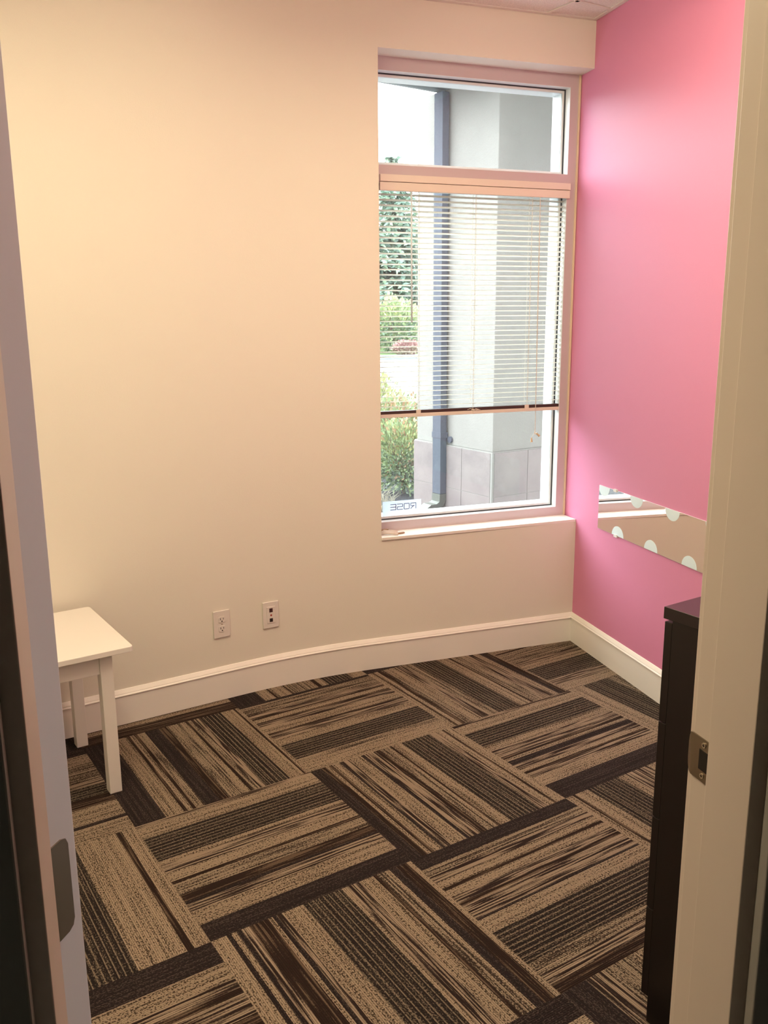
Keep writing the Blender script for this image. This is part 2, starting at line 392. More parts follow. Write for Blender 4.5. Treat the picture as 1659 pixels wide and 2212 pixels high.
b.prism([pk(0, -.001), pk(-2.6, -.001), pk(-2.6, -.02), pk(0, -.02)], H-.0035, H-.0002)
st(b.build('trim_ceiling_edge', M['grid']))

# ------------------------------------------------------------------ baseboards
def baseboard(name, pts, n0=None, m0=None, m1=None):
    """profile swept along a plan polyline, the room on the left of its direction; m0/m1: mitre directions at the ends"""
    prof = [(0, 0), (.0135, 0), (.0135, .1135), (.0175, .1165), (.0175, .1190), (.0130, .1235), (.0130, .1255), (.0040, .1390), (0, .140)]
    pts = [Vector(p) for p in pts]; bb = MB(); rings = []
    for k, p in enumerate(pts):
        d0 = (pts[k]-pts[k-1]).normalized() if k else (pts[1]-pts[0]).normalized()
        d1 = (pts[k+1]-pts[k]).normalized() if k < len(pts)-1 else d0
        d = (d0+d1).normalized(); n = Vector((-d.y, d.x)); n = n/max(.5, n.dot(Vector((-d0.y, d0.x))))
        if k == 0 and m0 is not None: n = Vector(m0)
        if k == len(pts)-1 and m1 is not None: n = Vector(m1)
        rings.append([bb.bm.verts.new((*(p+n*(o-.0006)), z)) for o, z in prof])
    m_ = len(prof)
    for a, c in zip(rings, rings[1:]):
        for q in range(m_): bb.bm.faces.new((a[q], a[(q+1) % m_], c[(q+1) % m_], c[q]))
    bb.bm.faces.new(rings[0]); bb.bm.faces.new(rings[-1][::-1])
    return st(bb.build(name, M['trim']))
mit = Vector((-.97, -1.06))
baseboard('baseboard_back', [(0, 0)]+[p for p in ARC]+[leftend-LW*.1], m0=mit)
baseboard('baseboard_right', [PD*-2.6, (0, 0)], m1=mit)
baseboard('baseboard_front', [L2(.085, .0355), L2(SR, .0355)])
baseboard('baseboard_left', [L2(SL, 2.45), L2(SL, .04)])

# ------------------------------------------------------------------ door frame, door
b = MB()
b.prism([L2(0, .035), L2(.019, .035), L2(.019, -.080), L2(-.004, -.080), L2(-.004, 0), L2(0, 0)], 0, 2.04)
b.prism([L2(-.786, .035), L2(-.805, .035), L2(-.805, -.088), L2(-.775, -.088), L2(-.775, 0), L2(-.786, 0)], 0, 2.04)
b.prism([L2(-.805, .035), L2(.019, .035), L2(.019, 0), L2(-.805, 0)], 2.04, 2.06)
b.prism([L2(-.805, 0), L2(.019, 0), L2(.019, -.088), L2(-.805, -.088)], 2.029, 2.06)
frame = st(b.build('trim_door_frame', M['jamb'], bevel=.0015))
b = MB()
for s0, s1 in ((.006, .076), (-.862, -.792)):
    b.prism([L2(s0, .0355), L2(s1, .0355), L2(s1, .050), L2(s0, .050)], 0, 2.12)
b.prism([L2(-.792, .0355), L2(.006, .0355), L2(.006, .050), L2(-.792, .050)], 2.046, 2.12)
st(b.build('trim_room_casing', M['jamb'], bevel=.002))
b = MB()
for s0, s1 in ((.006, .076), (-.862, -.792)):
    b.prism([L2(s0, -.093), L2(s1, -.093), L2(s1, -.108), L2(s0, -.108)], 0, 2.12)
b.prism([L2(-.792, -.093), L2(.006, -.093), L2(.006, -.108), L2(-.792, -.108)], 2.046, 2.12)
st(b.build('trim_hall_casing', M['hallcasing'], bevel=.002))
# strike plate let into the right jamb
b = MB()
za, zb = .948, 1.006; r = .010
out = [(.0005, za), (.0005, zb), (.034, zb), (.040, zb-.002), (.044, zb-.009), (.0455, zb-.018), (.0455, za+.018), (.044, za+.009), (.040, za+.002), (.034, za)]
def lip(t): return -.0018 if t < .035 else -.0018+(t-.035)*.35
va = [b.bm.verts.new(L3(lip(t), t, z)) for t, z in out]; vb = [b.bm.verts.new(L3(lip(t)+.0022, t, z)) for t, z in out]
b.bm.faces.new(va); b.bm.faces.new(vb[::-1])
for k in range(len(out)): b.bm.faces.new((va[k], va[(k+1) % len(out)], vb[(k+1) % len(out)], vb[k]))
sp = plab(b.build('strike_plate', M['brass'], frame), 'brushed metal strike plate on the right door jamb')
b = MB(); b.prism([L2(-.0022, .0005), L2(-.0022, .019), L2(-.0005, .019), L2(-.0005, .0005)], .963, .991)
plab(b.build('latch_hole', M['dark'], sp, bevel=.002), 'dark latch hole')
for z in (.9565, .9985):
    b = MB(); b.tube([L3(-.0018, .0105, z), L3(-.0028, .0105, z)], .0036, 14, M['screw']); 
    b.obox(L3(-.0029, .0105, z), (*(PD*.0018), 0), (0, 0, .0005), (*(PX*.0002), 0), M['dark']); b.obox(L3(-.0029, .0105, z), (*(PD*.0005), 0), (0, 0, .0018), (*(PX*.0002), 0), M['dark'])
    b.build('screw', None, sp)
# door leaf, swung far into the room: only its hinge edge shows
P = D0+PX*-.784+PD*.052; Q = D0+PX*-.7595+PD*.091
e = (Q-P); n2 = Vector((-e.y, e.x)).normalized()
if n2.x > 0: n2 = -n2
b = MB(); b.prism([tuple(P), tuple(Q), tuple(Q+n2*.76), tuple(P+n2*.76)], .008, 2.035)
door = st(b.build('door_1', M['door'], bevel=.002))
eh = e.normalized()
for zc in (.30, .920, 1.80):
    b = MB(); h = .057; wd = .031; rr = .011
    pts = [(0.0, -h), (wd-rr, -h), (wd-rr*.3, -h+rr*.3), (wd, -h+rr), (wd, h-rr), (wd-rr*.3, h-rr*.3), (wd-rr, h), (0.0, h)]
    va = [b.bm.verts.new((*(P+eh*u_-n2*.0018), zc+z)) for u_, z in pts]; vb = [b.bm.verts.new((*(P+eh*u_+n2*.0005), zc+z)) for u_, z in pts]
    b.bm.faces.new(va); b.bm.faces.new(vb[::-1])
    for k in range(8): b.bm.faces.new((va[k], va[(k+1) % 8], vb[(k+1) % 8], vb[k]))
    b.tube([(*(P-eh*.004), zc-h), (*(P-eh*.004), zc+h)], .005, 10)
    hg = plab(b.build('hinge', M['brass'], door), 'metal hinge leaf on the door edge')
b = MB(); kc = P+n2*.70
b.tube([(*(kc-eh*.0), 1.0), (*(kc-eh*.05), 1.0)], .011, 12); b.tube([(*(kc-eh*.05), 1.0), (*(kc-eh*.075), 1.0)], .024, 16)
b.build('door_handle', M['brass'], door, smooth=True)

# ------------------------------------------------------------------ window
win = st(empty('window_1', (-.48, .16, .6)))
def wb(name, mb, m, bevel=0., lab=None):
    o = mb.build(name, m, None, bevel=bevel); o.parent = win; o.matrix_parent_inverse = Matrix.Translation(win.location).inverted()
    if lab: o['label'] = lab
    return o
XI0, XI1 = -.932, -.042      # clear opening
ZB, ZM0, ZM1, ZT = .637, 2.068, 2.137, 2.494
def frame_ring(y0, y1, grow, m, name, lab, bevel=0.):
    b = MB(); gq = grow
    b.box(XI1-gq, .012, y0, y1, .588, 2.55); b.box(-.992, XI0+gq, y0, y1, .588, 2.55)
    b.box(XI0+gq, XI1-gq, y0, y1, .588, ZB+gq); b.box(XI0+gq, XI1-gq, y0, y1, ZT-gq, 2.55)
    b.box(XI0+gq, XI1-gq, y0, y1, ZM0-gq, ZM1+gq)
    return wb(name, b, m, bevel, lab)
frame_ring(.112, .150, 0, M['frame'], 'window_frame', None)
def liner(y0, y1, th, m, name, lab):   # thin lining of the two openings
    b = MB()
    for za_, zb_ in ((ZB, ZM0), (ZM1, ZT)):
        b.box(XI0, XI0+th, y0, y1, za_, zb_); b.box(XI1-th, XI1, y0, y1, za_, zb_)
        b.box(XI0+th, XI1-th, y0, y1, za_, za_+th); b.box(XI0+th, XI1-th, y0, y1, zb_-th, zb_)
    return wb(name, b, m, 0, lab)
liner(.1128, .1495, .0015, M['wframe'], 'inner_lining', 'white inner side of the frame')
liner(.1495, .1535, .0060, M['gasket'], 'gasket', 'thin dark rubber gasket')
liner(.1535, .1560, .0160, M['wframe'], 'glazing_bead', 'white glazing bead')
frame_ring(.161, .235, .0155, M['wframe'], 'outer_frame', 'white outer frame')
b = MB(); b.box(XI0+.001, XI1-.001, .156, .161, ZB+.001, ZM0-.001); wb('window_pane', b, M['glass'])
b = MB(); b.box(XI0+.001, XI1-.001, .156, .161, ZM1+.001, ZT-.001); wb('window_pane', b, M['glass'])
b = MB(); b.box(-.002, .006, .106, .113, .597, 2.544); wb('caulk_line', b, M['caulk'], 0, 'cream caulk along the right edge')
b = MB(); b.box(-.967, .001, .001, .112, .584, .5965); sill = wb('window_sill', b, M['trim'], .001, 'white painted sill')
# exterior facing, soffit and gutter
b = MB(); b.box(.15, 5.0, .05, .25, -.2, 3.2); b.box(-6.0, -3.0, .05, .25, -.2, 3.2); b.box(-6.0, 5.0, .05, .25, 2.96, 3.2); st(b.build('wall_outside', M['plaster']))
b = MB()
sa = R(15.0); sd = Vector((math.cos(sa), math.sin(sa))); s0 = Vector((.02, 2.75))
e0 = s0-sd*.30; e1 = s0+sd*6
n_ = Vector((-sd.y, sd.x)); pj = s0+sd*.25; b.prism([tuple(e0), tuple(e1), (6.6, .26), (.45, .26), tuple(pj-n_*.62), tuple(e0-n_*.62)], 3.15, 3.24)
n_ = Vector((-sd.y, sd.x))
for k in range(26):
    p = s0-sd*(.2-k*.2); b.obox((*(p-n_*.31), 3.1495), (*(n_*.30), 0), (*(sd*.006), 0), (0, 0, .003))
st(b.build('ceiling_soffit', M['soffit']))
b = MB(); b.prism([tuple(e0), tuple(e1), tuple(e1+n_*.03), tuple(e0+n_*.03)], 3.13, 3.30); b.prism([tuple(e0+n_*.03), tuple(e1+n_*.03), tuple(e1+n_*.13), tuple(e0+n_*.13)], 3.17, 3.29)
st(b.build('trim_gutter', M['soffit']))

# ------------------------------------------------------------------ venetian blind
bl = tag(empty('window_blind', (-.48, .12, 2.10)), 'cream venetian blind lowered over most of the lower window pane', 'blind')
def part(parent, name, mb, m, bevel=0., lab=None, smooth=False):
    o = mb.build(name, m, None, bevel=bevel, smooth=smooth); o.parent = parent
    wm = parent.matrix_basis.copy()
    pp = parent.parent
    if parent.type != 'EMPTY': wm = Matrix.Identity(4)
    o.matrix_parent_inverse = wm.inverted()
    if lab: o['label'] = lab
    return o
X0, X1 = -.948+.02, -.047
b = MB(); b.box(X0, X1+.014, .096, .111, 2.071, 2.099); b.box(X0, X1+.014, .100, .111, 2.036, 2.0695)
b.box(X0+.005, X1, .114, .140, 2.040, 2.066)
part(bl, 'headrail', b, M['valance'], .002, 'wide cream head valance')
b = MB(); pitch = .0214; n = 42; tl = R(11)
for k in range(n):
    zc = 2.024-k*pitch
    if zc < 1.142: break
    rows = []
    for q in range(5):
        w_ = (q-2)/2*.0122; bow = .0016*(1-((q-2)/2)**2)
        y = .1265+w_*math.cos(tl); z = zc-w_*math.sin(tl)+bow
        rows.append((y, z))
    for th in (0, .0006): pass
    a = [b.bm.verts.new((X0+.003, y, z)) for y, z in rows]; c = [b.bm.verts.new((X1, y, z)) for y, z in rows]
    a2 = [b.bm.verts.new((X0+.003, y, z-.0005)) for y, z in rows]; c2 = [b.bm.verts.new((X1, y, z-.0005)) for y, z in rows]
    for q in range(4):
        b.bm.faces.new((a[q], a[q+1], c[q+1], c[q])); b.bm.faces.new((a2[q+1], a2[q], c2[q], c2[q+1]))
    b.bm.faces.new((a[0], c[0], c2[0], a2[0])); b.bm.faces.new((a[4], a2[4], c2[4], c[4]))
part(bl, 'slats', b, M['slat'])
b = MB(); b.box(X0, X1+.004, .1135, .138, 1.1000, 1.1155); part(bl, 'bottom_rail', b, M['valance'], .002, 'cream bottom rail')
b = MB(); b.box(X0+.001, X1+.003, .116, .137, 1.1157, 1.1290); rc = part(bl, 'rail_dark_band', b, M['raildark'], 0, 'dark band along the top of the bottom rail')  # separate dark strip stacked on the rail as its upper half
for xc in (-.752, -.214):
    b = MB(); b.box(xc-.011, xc+.011, .1115, .1140, 1.108, 1.131); part(bl, 'rail_clip', b, M['valance'], .001)
b = MB()
for k in range(5):
    b.tube([(-.515+.010*k, .1125, 1.121+.004*math.sin(k*2)), (-.50+.012*k, .1105, 1.125-.002*k), (-.478+.006*k, .1125, 1.115+.003*(k % 2))], .0012, 6)
b.tube([(-.487, .112, 1.12), (-.485, .1115, 1.098)], .0013, 6)
part(bl, 'cord_knot', b, M['valance'], 0, 'gathered cord in the middle of the bottom rail')
for xc in (-.752, -.488, -.214):
    b = MB()
    for y in (.1135, .1395): b.tube([(xc, y, 2.04), (xc, y, 1.118)], .0007, 5)
    b.tube([(xc+.010, .1265, 2.04), (xc+.010, .1265, 1.118)], .0006, 5)
    part(bl, 'ladder_cord', b, M['cord'])
b = MB(); b.tube([(-.788, .106, 2.034), (-.788, .1055, 1.80), (-.787, .105, 1.505)], .0038, 8); b.tube([(-.788, .106, 2.045), (-.788, .106, 2.03)], .005, 8)
part(bl, 'tilt_wand', b, M['dot'], 0, 'clear white tilt wand', True)
b = MB(); b.tube([(-.181, .104, 2.04), (-.178, .104, 1.6), (-.172, .104, 1.01)], .0011, 6); b.tube([(-.179, .105, 2.04), (-.175, .105, 1.6), (-.171, .104, 1.01)], .0009, 6)
pc = part(bl, 'pull_cord', b, M['cord'])
b = MB(); b.tube([(-.171, .104, 1.012), (-.176, .103, .996), (-.165, .103, .992), (-.172, .104, 1.0)], .0022, 6)
b.tube([(-.172, .104, 1.0), (-.183, .104, .990), (-.190, .104, .977)], .0008, 5)
part(pc, 'cord_tie', b, M['cord'])
b = MB(); b.tube([(-.166, .103, .999), (-.150, .102, .985)], .0028, 10, None, .0058); part(pc, 'tassel', b, M['tassel'], 0, 'tan cord tassel')
b = MB(); b.tube([(-.190, .104, .978), (-.188, .104, .958)], .0028, 10, None, .0055); part(pc, 'tassel', b, M['tassel'], 0, 'tan cord tassel')

# ------------------------------------------------------------------ sticker on the glass: ROSE, read from outside
def text_mesh(name, body, m, parent, mat4, size, sx=1.0):
    cu = bpy.data.curves.new(name, 'FONT'); cu.body = body; cu.size = size; cu.extrude = .0002; cu.align_x = 'CENTER'; cu.align_y = 'CENTER'
    to = bpy.data.objects.new(name+'_c', cu); C.objects.link(to)
    bpy.context.view_layer.update()
    me = bpy.data.meshes.new_from_object(to.evaluated_get(bpy.context.evaluated_depsgraph_get()))
    bpy.data.objects.remove(to); me.transform(mat4 @ Matrix.Diagonal((sx, 1, 1, 1)))
    me.materials.clear(); me.materials.append(m)
    o = bpy.data.objects.new(name, me); C.objects.link(o); o.parent = parent
    o.matrix_parent_inverse = Matrix.Identity(4)
    return o
b = MB(); b.box(-.905, -.718, .1615, .1622, .653, .719)
deco = tag(b.build('window_sticker', M['decal']), 'pale rectangular sticker reading ROSE backwards in the lower left of the window glass', 'sticker')
mt = lambda x, y, z: Matrix.Translation((x, y, z)) @ Matrix(((-1, 0, 0, 0), (0, 0, 1, 0), (0, 1, 0, 0), (0, 0, 0, 1)))
def seg_letters():
    """wide techno lettering built from strokes; u runs to the reader's right outside, i.e. to -x here"""
    b = MB(); th = .0031; h = .0125; y = .1608
    def bar(u0, z0, u1, z1):
        a = Vector((-u0, 0, z0)); c = Vector((-u1, 0, z1)); d = (c-a); ln = d.length/2; d.normalize(); nrm = Vector((-d.z, 0, d.x))
        ctr = Vector((cx, y, cz))+(a+c)/2
        b.obox(ctr, d*(ln+th/2), nrm*(th/2), Vector((0, .0004, 0)))
    cz = .691
    W2 = .0125
    for k, ch in enumerate('ROSE'):
        cx = -.757-k*.0325
        if ch == 'R':
            bar(-W2, -h, -W2, h); bar(-W2, h, W2-.002, h); bar(W2, h-.002, W2, .003); bar(W2-.002, 0, -W2*.4, 0); bar(-W2*.1, 0, W2, -h)
        if ch == 'O':
            bar(-W2, -h+.002, -W2, h-.002); bar(W2, -h+.002, W2, h-.002); bar(-W2+.002, h, W2-.002, h); bar(-W2+.002, -h, W2-.002, -h)
        if ch == 'S':
            bar(-W2+.001, h, W2, h); bar(-W2, h-.002, -W2, .002); bar(-W2+.001, 0, W2-.001, 0); bar(W2, -.002, W2, -h+.002); bar(-W2, -h, W2-.001, -h)
        if ch == 'E':
            bar(-W2, -h, -W2, h); bar(-W2, h, W2, h); bar(-W2, 0, W2, 0); bar(-W2, -h, W2, -h)
    return b
lt = seg_letters().build('lettering', M['ink'], deco)
lt['label'] = 'grey lettering ROSE, mirrored'

# ------------------------------------------------------------------ things left on the sill
t = tag(empty('blind_cord_bundle', (-.93, .055, .5965)), 'small bundle of white blind cord lying in the left corner of the window sill', 'cord')
b = MB()
for k in range(6):
    y0 = .022+k*.013
    b.tube([(-.955, y0+.018, .6025), (-.928, y0+.012, .6065), (-.905+.006*(k % 3), y0+.002, .6035), (-.886+.004*k, y0-.004, .6002)], .0034, 8)
part(t, 'cord_strand', b, M['strand'], 0, None, True)
b = MB(); b.obox((-.925, .092, .6085), (.020, .003, 0), (-.001, .006, 0), (0, 0, .0025)); part(t, 'cord_end', b, M['browntag'], .001, 'brown plastic end')
b = MB(); b.obox((-.867, .040, .6005), (.019, .004, 0), (-.0012, .0055, 0), (0, 0, .0028)); b.tube([(-.905, .046, .600), (-.885, .042, .600)], .0022, 8)
tag(b.build('cord_tassel', M['browntag'], bevel=.001), 'small brown cord tassel lying flat on the sill beside the cord bundle', 'tassel')

# ------------------------------------------------------------------ wall plates on the back wall
def plate_root(name, xc, zc, label, cat):
    line = ARC+[leftend]
    for a, c in zip(line, line[1:]):
        if c.x <= xc <= a.x: break
    p = a+(c-a)*((xc-a.x)/(c.x-a.x)); ang = math.atan2(a.y-c.y, a.x-c.x)
    return tag(empty(name, (p.x, p.y-.0006, zc), ang), label, cat)     # local x along wall, local -y into the room
def lp(root, name, mb, m, bevel=0., lab=None, parent=None):
    o = mb.build(name, m, parent or root, bevel=bevel)
    if lab: o['label'] = lab
    return o
r = plate_root('wall_outlet', -1.687, .322, 'white duplex power outlet low on the back wall, nearer the small table', 'outlet')
b = MB(); b.box(-.035, .035, -.006, -.0004, -.057, .057); lp(r, 'face_plate', b, M['plate'], .002)
for zc in (.0195, -.0195):
    b = MB(); n = 20; pts = []
    for k in range(n):
        a = 2*math.pi*k/n; pts.append((max(-.0145, min(.0145, .0170*math.cos(a))), max(-.0125, min(.0125, .0165*math.sin(a)))))
    va = [b.bm.verts.new((x, -.0078, zc+z)) for x, z in pts]; vb = [b.bm.verts.new((x, -.0055, zc+z)) for x, z in pts]
    b.bm.faces.new(va); b.bm.faces.new(vb[::-1])
    for k in range(n): b.bm.faces.new((va[k], va[(k+1) % n], vb[(k+1) % n], vb[k]))
    rec = lp(r, 'receptacle', b, M['plate'])
    b = MB(); b.box(-.0075, -.0050, -.0082, -.0070, zc-.001, zc+.0075); b.box(.0050, .0072, -.0082, -.0070, zc, zc+.0070)
    b.tube([(0, -.0082, zc-.0065), (0, -.007, zc-.0065)], .0028, 10); lp(rec, 'slots', b, M['slot'], parent=rec)
b = MB(); b.tube([(0, -.0070, 0), (0, -.0055, 0)], .0028, 10); lp(r, 'screw', b, M['screw'])
r = plate_root('data_outlet', -1.475, .321, 'white wall plate with two dark data jacks low on the back wall, nearer the window', 'outlet')
b = MB(); b.box(-.035, .035, -.006, -.0004, -.057, .057); lp(r, 'face_plate', b, M['plate'], .002)
b = MB(); b.box(-.0185, .0185, -.0078, -.0055, -.036, .036); lp(r, 'jack_insert', b, M['plate'], .001)
b = MB(); b.box(-.0075, .0075, -.0083, -.0070, .012, .029); lp(r, 'jack', b, M['jack'], 0, 'dark upper jack')
b = MB(); b.box(-.0070, .0070, -.0083, -.0070, -.030, -.0145); lp(r, 'jack', b, M['slot'], 0, 'black lower jack')
b = MB(); b.tube([(0, -.0083, -.001), (0, -.007, -.001)], .0042, 12); lp(r, 'indicator', b, M['reddot'], 0, 'small dark red button')

# ------------------------------------------------------------------ small white table
TA = R(14.0); tu = Vector((-math.cos(TA), -math.sin(TA))); tv = Vector((-math.sin(TA), math.cos(TA)))
tc_ = Vector((-2.070, -.690))                       # front right corner of the top
t = tag(empty('kids_table', (*(tc_+tu*.295+tv*.245), 0)), 'small low white wooden table standing against the back wall by the door', 'table')
def tp(u_, v_): return (tc_+tu*u_+tv*v_)
def tb(name, u0, u1, v0, v1, z0, z1, bevel=.002):
    b = MB(); b.prism([tuple(tp(u0, v0)), tuple(tp(u1, v0)), tuple(tp(u1, v1)), tuple(tp(u0, v1))], z0, z1)
    o = b.build(name, M['table'], None, bevel=bevel); o.parent = t; o.matrix_parent_inverse = Matrix.Translation(t.location).inverted(); return o
b = MB(); rr = .012
cs = [(0, 0), (.59, 0), (.59, .485), (0, .485)]; poly = []
for k, (u_, v_) in enumerate(cs):
    sx = 1 if u_ == 0 else -1; sy = 1 if v_ == 0 else -1
    arc = [(u_+sx*rr*(1-math.sin(a)), v_+sy*rr*(1-math.cos(a))) for a in [R(x) for x in (0, 30, 60, 90)]]
    if k in (1, 3): arc = arc[::-1] if k == 1 else arc[::-1]
    if k in (0, 2): pass
    poly += arc if k in (1, 3) else arc
# order the rounded outline by angle about the centre
poly.sort(key=lambda p: math.atan2(p[1]-.2425, p[0]-.295))
b.prism([tuple(tp(*p)) for p in poly], .487, .505)
o = b.build('tabletop', M['table'], None, bevel=.0015); o.parent = t; o.matrix_parent_inverse = Matrix.Translation(t.location).inverted()
for u0 in (.062, .488):
    for v0 in (.028, .417): tb('leg', u0, u0+.040, v0, v0+.040, 0, .487)
tb('apron', .102, .488, .034, .052, .420, .487); tb('apron', .102, .488, .433, .451, .420, .487)
tb('apron', .066, .082, .068, .417, .420, .487); tb('apron', .508, .524, .068, .417, .420, .487)

# ------------------------------------------------------------------ dark chest of drawers behind the right jamb
CA = Vector((-1.126, -2.085)); cu_ = Vector((math.cos(R(13.2)), math.sin(R(13.2)))); cv = Vector((math.sin(R(13.2)), -math.cos(R(13.2))))
ch = tag(empty('chest_of_drawers', (*(CA+cu_*.38+cv*.24), 0)), 'tall black-brown chest of drawers just inside the right door jamb', 'chest of drawers')
def cb(name, u0, u1, v0, v1, z0, z1, m=M['black'], bevel=.001, parent=None):
    b = MB(); f = lambda u_, v_: tuple(CA+cu_*u_+cv*v_)
    b.prism([f(u0, v0), f(u1, v0), f(u1, v1), f(u0, v1)], z0, z1)
    o = b.build(name, m, None, bevel=bevel); o.parent = parent or ch; o.matrix_parent_inverse = Matrix.Translation(ch.location).inverted() if not parent else Matrix.Identity(4)
    return o
cb('top_panel', 0, .78, 0, .48, .935, .960, M['blacktop'])
cb('side_panel', .003, .023, .0205, .478, 0, .9345); cb('side_panel', .757, .777, .0205, .478, 0, .9345)
cb('back_panel', .0235, .7565, .470, .478, .03, .934)
cb('plinth', .0235, .7565, .045, .060, 0, .06)
zz = .062
for k in range(4):
    h = .2171
    cb('drawer', .004, .776, .001, .0195, zz, zz+h-.002); zz += h
    
# ------------------------------------------------------------------ mirror strip with white dots on the pink wall
mr = tag(empty('wall_mirror', (*(PD*-.7), .70)), 'long low mirror strip with white half dots fixed to the pink wall', 'mirror')
def mp(name, y0, y1, z0, z1, d0, d1, m, lab=None, parent=None):
    b = MB(); b.prism([pk(y0, -d0), pk(y1, -d0), pk(y1, -d1), pk(y0, -d1)], z0, z1); o = b.build(name, m, None)
    o.parent = parent or mr; o.matrix_parent_inverse = Matrix.Translation(mr.location).inverted()
    if lab: o['label'] = lab
    return o
MZ0, MZ1 = .603, .798
mp('mirror_edge', -.2085, -1.40, MZ0, MZ1, .0005, .0042, M['dot'], 'thin white edge of the mirror')
mp('mirror_glass', -.2085, -1.40, MZ0+.0012, MZ1, .0043, .0052, M['mirror'])
def dot(yc, top):
    b = MB(); n = 24; r_ = .0465; pts = []
    for k in range(n+1):
        a = math.pi*k/n; y = yc+r_*math.cos(a); z = (MZ1-.0003-.0425*math.sin(a)) if top else (MZ0+.0015+.0425*math.sin(a))
        pts.append((min(y, -.2086), z))
    va = [b.bm.verts.new((*pk(y, -.0058), z)) for y, z in pts]; vb = [b.bm.verts.new((*pk(y, -.0052), z)) for y, z in pts]
    b.bm.faces.new(va); b.bm.faces.new(vb[::-1]); m_ = len(pts)
    for k in range(m_): b.bm.faces.new((va[k], va[(k+1) % m_], vb[(k+1) % m_], vb[k]))
    o = b.build('dot_decal', M['dot']); o.parent = mr; o.matrix_parent_inverse = Matrix.Translation(mr.location).inverted()
for y in (-.249, -.505, -.755, -1.005, -1.255): dot(y, True)
for y in (-.376, -.626, -.880, -1.13): dot(y, False)
for y, z in ((-.342, MZ1), (-.361, MZ0)):
    mp('mirror_clip', y+.012, y-.012, z-.006, z+.005, .0005, .009, M['clear'], 'small clear clip')

# ------------------------------------------------------------------ ceiling light (above the frame of the picture)
for lc, lab_ in ((Vector((-2.35, -1.55)), 'long wraparound ceiling light over the left half of the room, nearer the table'), (Vector((-.85, -1.45)), 'long wraparound ceiling light over the right half of the room, nearer the pink wall')):
    lt_ = tag(empty('ceiling_light', (*lc, H), A1+math.pi/2), lab_, 'ceiling light')
    b = MB(); b.box(-.62, -.60, -.20, .20, -.115, -.0005); b.box(.60, .62, -.20, .20, -.115, -.0005); b.box(-.60, .60, -.20, .20, -.018, -.0005)
    b.build('light_frame', M['lampframe'], lt_)
    b = MB()
    sec = [(-.19, -.0185), (-.20, -.06), (-.17, -.095), (-.10, -.110), (.10, -.110), (.17, -.095), (.20, -.06), (.19, -.0185)]
    va = [b.bm.verts.new((-.5995, y, z)) for y, z in sec]; vb = [b.bm.verts.new((.5995, y, z)) for y, z in sec]
    b.bm.faces.new(va); b.bm.faces.new(vb[::-1])
    for k in range(8): b.bm.faces.new((va[k], va[(k+1) % 8], vb[(k+1) % 8], vb[k]))
    b.build('diffuser', M['diffuser'], lt_)

# ------------------------------------------------------------------ outside: pillar with tiled base and downspout
K = Vector((.760, 2.336)); pl = Vector((math.cos(R(105)), math.sin(R(105)))); pr = Vector((math.cos(R(12.7)), math.sin(R(12.7))))
nl = Vector((math.cos(R(195)), math.sin(R(195)))); nr = Vector((math.sin(R(12.7)), -math.cos(R(12.7))))
pil = tag(empty('pillar', (*(K+pl*.45+pr*.8), -.12)), 'pale stucco pillar with a stone tile base outside the window', 'pillar')
def pb(name, mb, m, bevel=0., parent=None, lab=None):
    o = mb.build(name, m, None, bevel=bevel); o.parent = parent or pil; o.matrix_parent_inverse = Matrix.Translation(pil.location).inverted()
    if lab: o['label'] = lab
    return o
b = MB(); LWD, RWD = .925, 2.2
f = lambda a, c, o_=0.: tuple(K+pl*a+pr*c+nl*o_+nr*o_)
b.prism([f(-.0, 0), f(LWD, 0), tuple(K+pl*LWD+pr*RWD), tuple(K+pr*RWD)], .54, 3.149); pb('stucco_shaft', b, M['stucco'], .006)
b = MB(); g_ = .016
b.prism([tuple(K+nl*g_+nr*g_), tuple(K+pl*(LWD+.02)+nl*g_), tuple(K+pl*(LWD+.02)+pr*RWD), tuple(K+pr*RWD+nr*g_)], -.12, .533, M['grout'])
b.prism([tuple(K+nl*.012+nr*.012), tuple(K+pl*(LWD+.016)+nl*.012), tuple(K+pl*(LWD+.016)+pr*RWD), tuple(K+pr*RWD+nr*.012)], .533, .541, M['grout'])
b_tb = pb('tile_bed', b, None, 0, None, 'grey mortar bed of the tiles')
b = MB()
for row, (z0_, z1_) in enumerate(((.205, .533), (-.125, .2))):
    k = 0; x = .004
    while x < LWD+.01:
        x1 = min(x+.326, LWD+.018) if not (row == 1 and k == 0) else x+.326
        b.prism([tuple(K+pl*x+nl*(g_-.002)), tuple(K+pl*x1+nl*(g_-.002)), tuple(K+pl*x1+nl*(g_+.004)), tuple(K+pl*x+nl*(g_+.004))], z0_, z1_); x = x1+.005; k += 1
    x = .004
    while x < RWD-.05:
        x1 = x+.326
        b.prism([tuple(K+pr*x+nr*(g_-.002)), tuple(K+pr*x1+nr*(g_-.002)), tuple(K+pr*x1+nr*(g_+.004)), tuple(K+pr*x+nr*(g_+.004))], z0_, z1_); x = x1+.005
pb('stone_tiles', b, M['stone'], .001, None, 'pinkish grey stone tiles')
ds0 = K+pl*.515; 
dsp = tag(empty('downspout', (*(ds0+nl*.03), -.02)), 'slate grey metal downspout running down the stucco pillar', 'downspout')
def sweep(mb, secs, m=None):
    """secs: list of 4-corner rings"""
    rs = [[mb.bm.verts.new(p) for p in s_] for s_ in secs]; i = mb.mi(m)
    for a, c in zip(rs, rs[1:]):
        for k in range(4): mb.bm.faces.new((a[k], a[(k+1) % 4], c[(k+1) % 4], c[k])).material_index = i
    mb.bm.faces.new(rs[0][::-1]); mb.bm.faces.new(rs[-1])
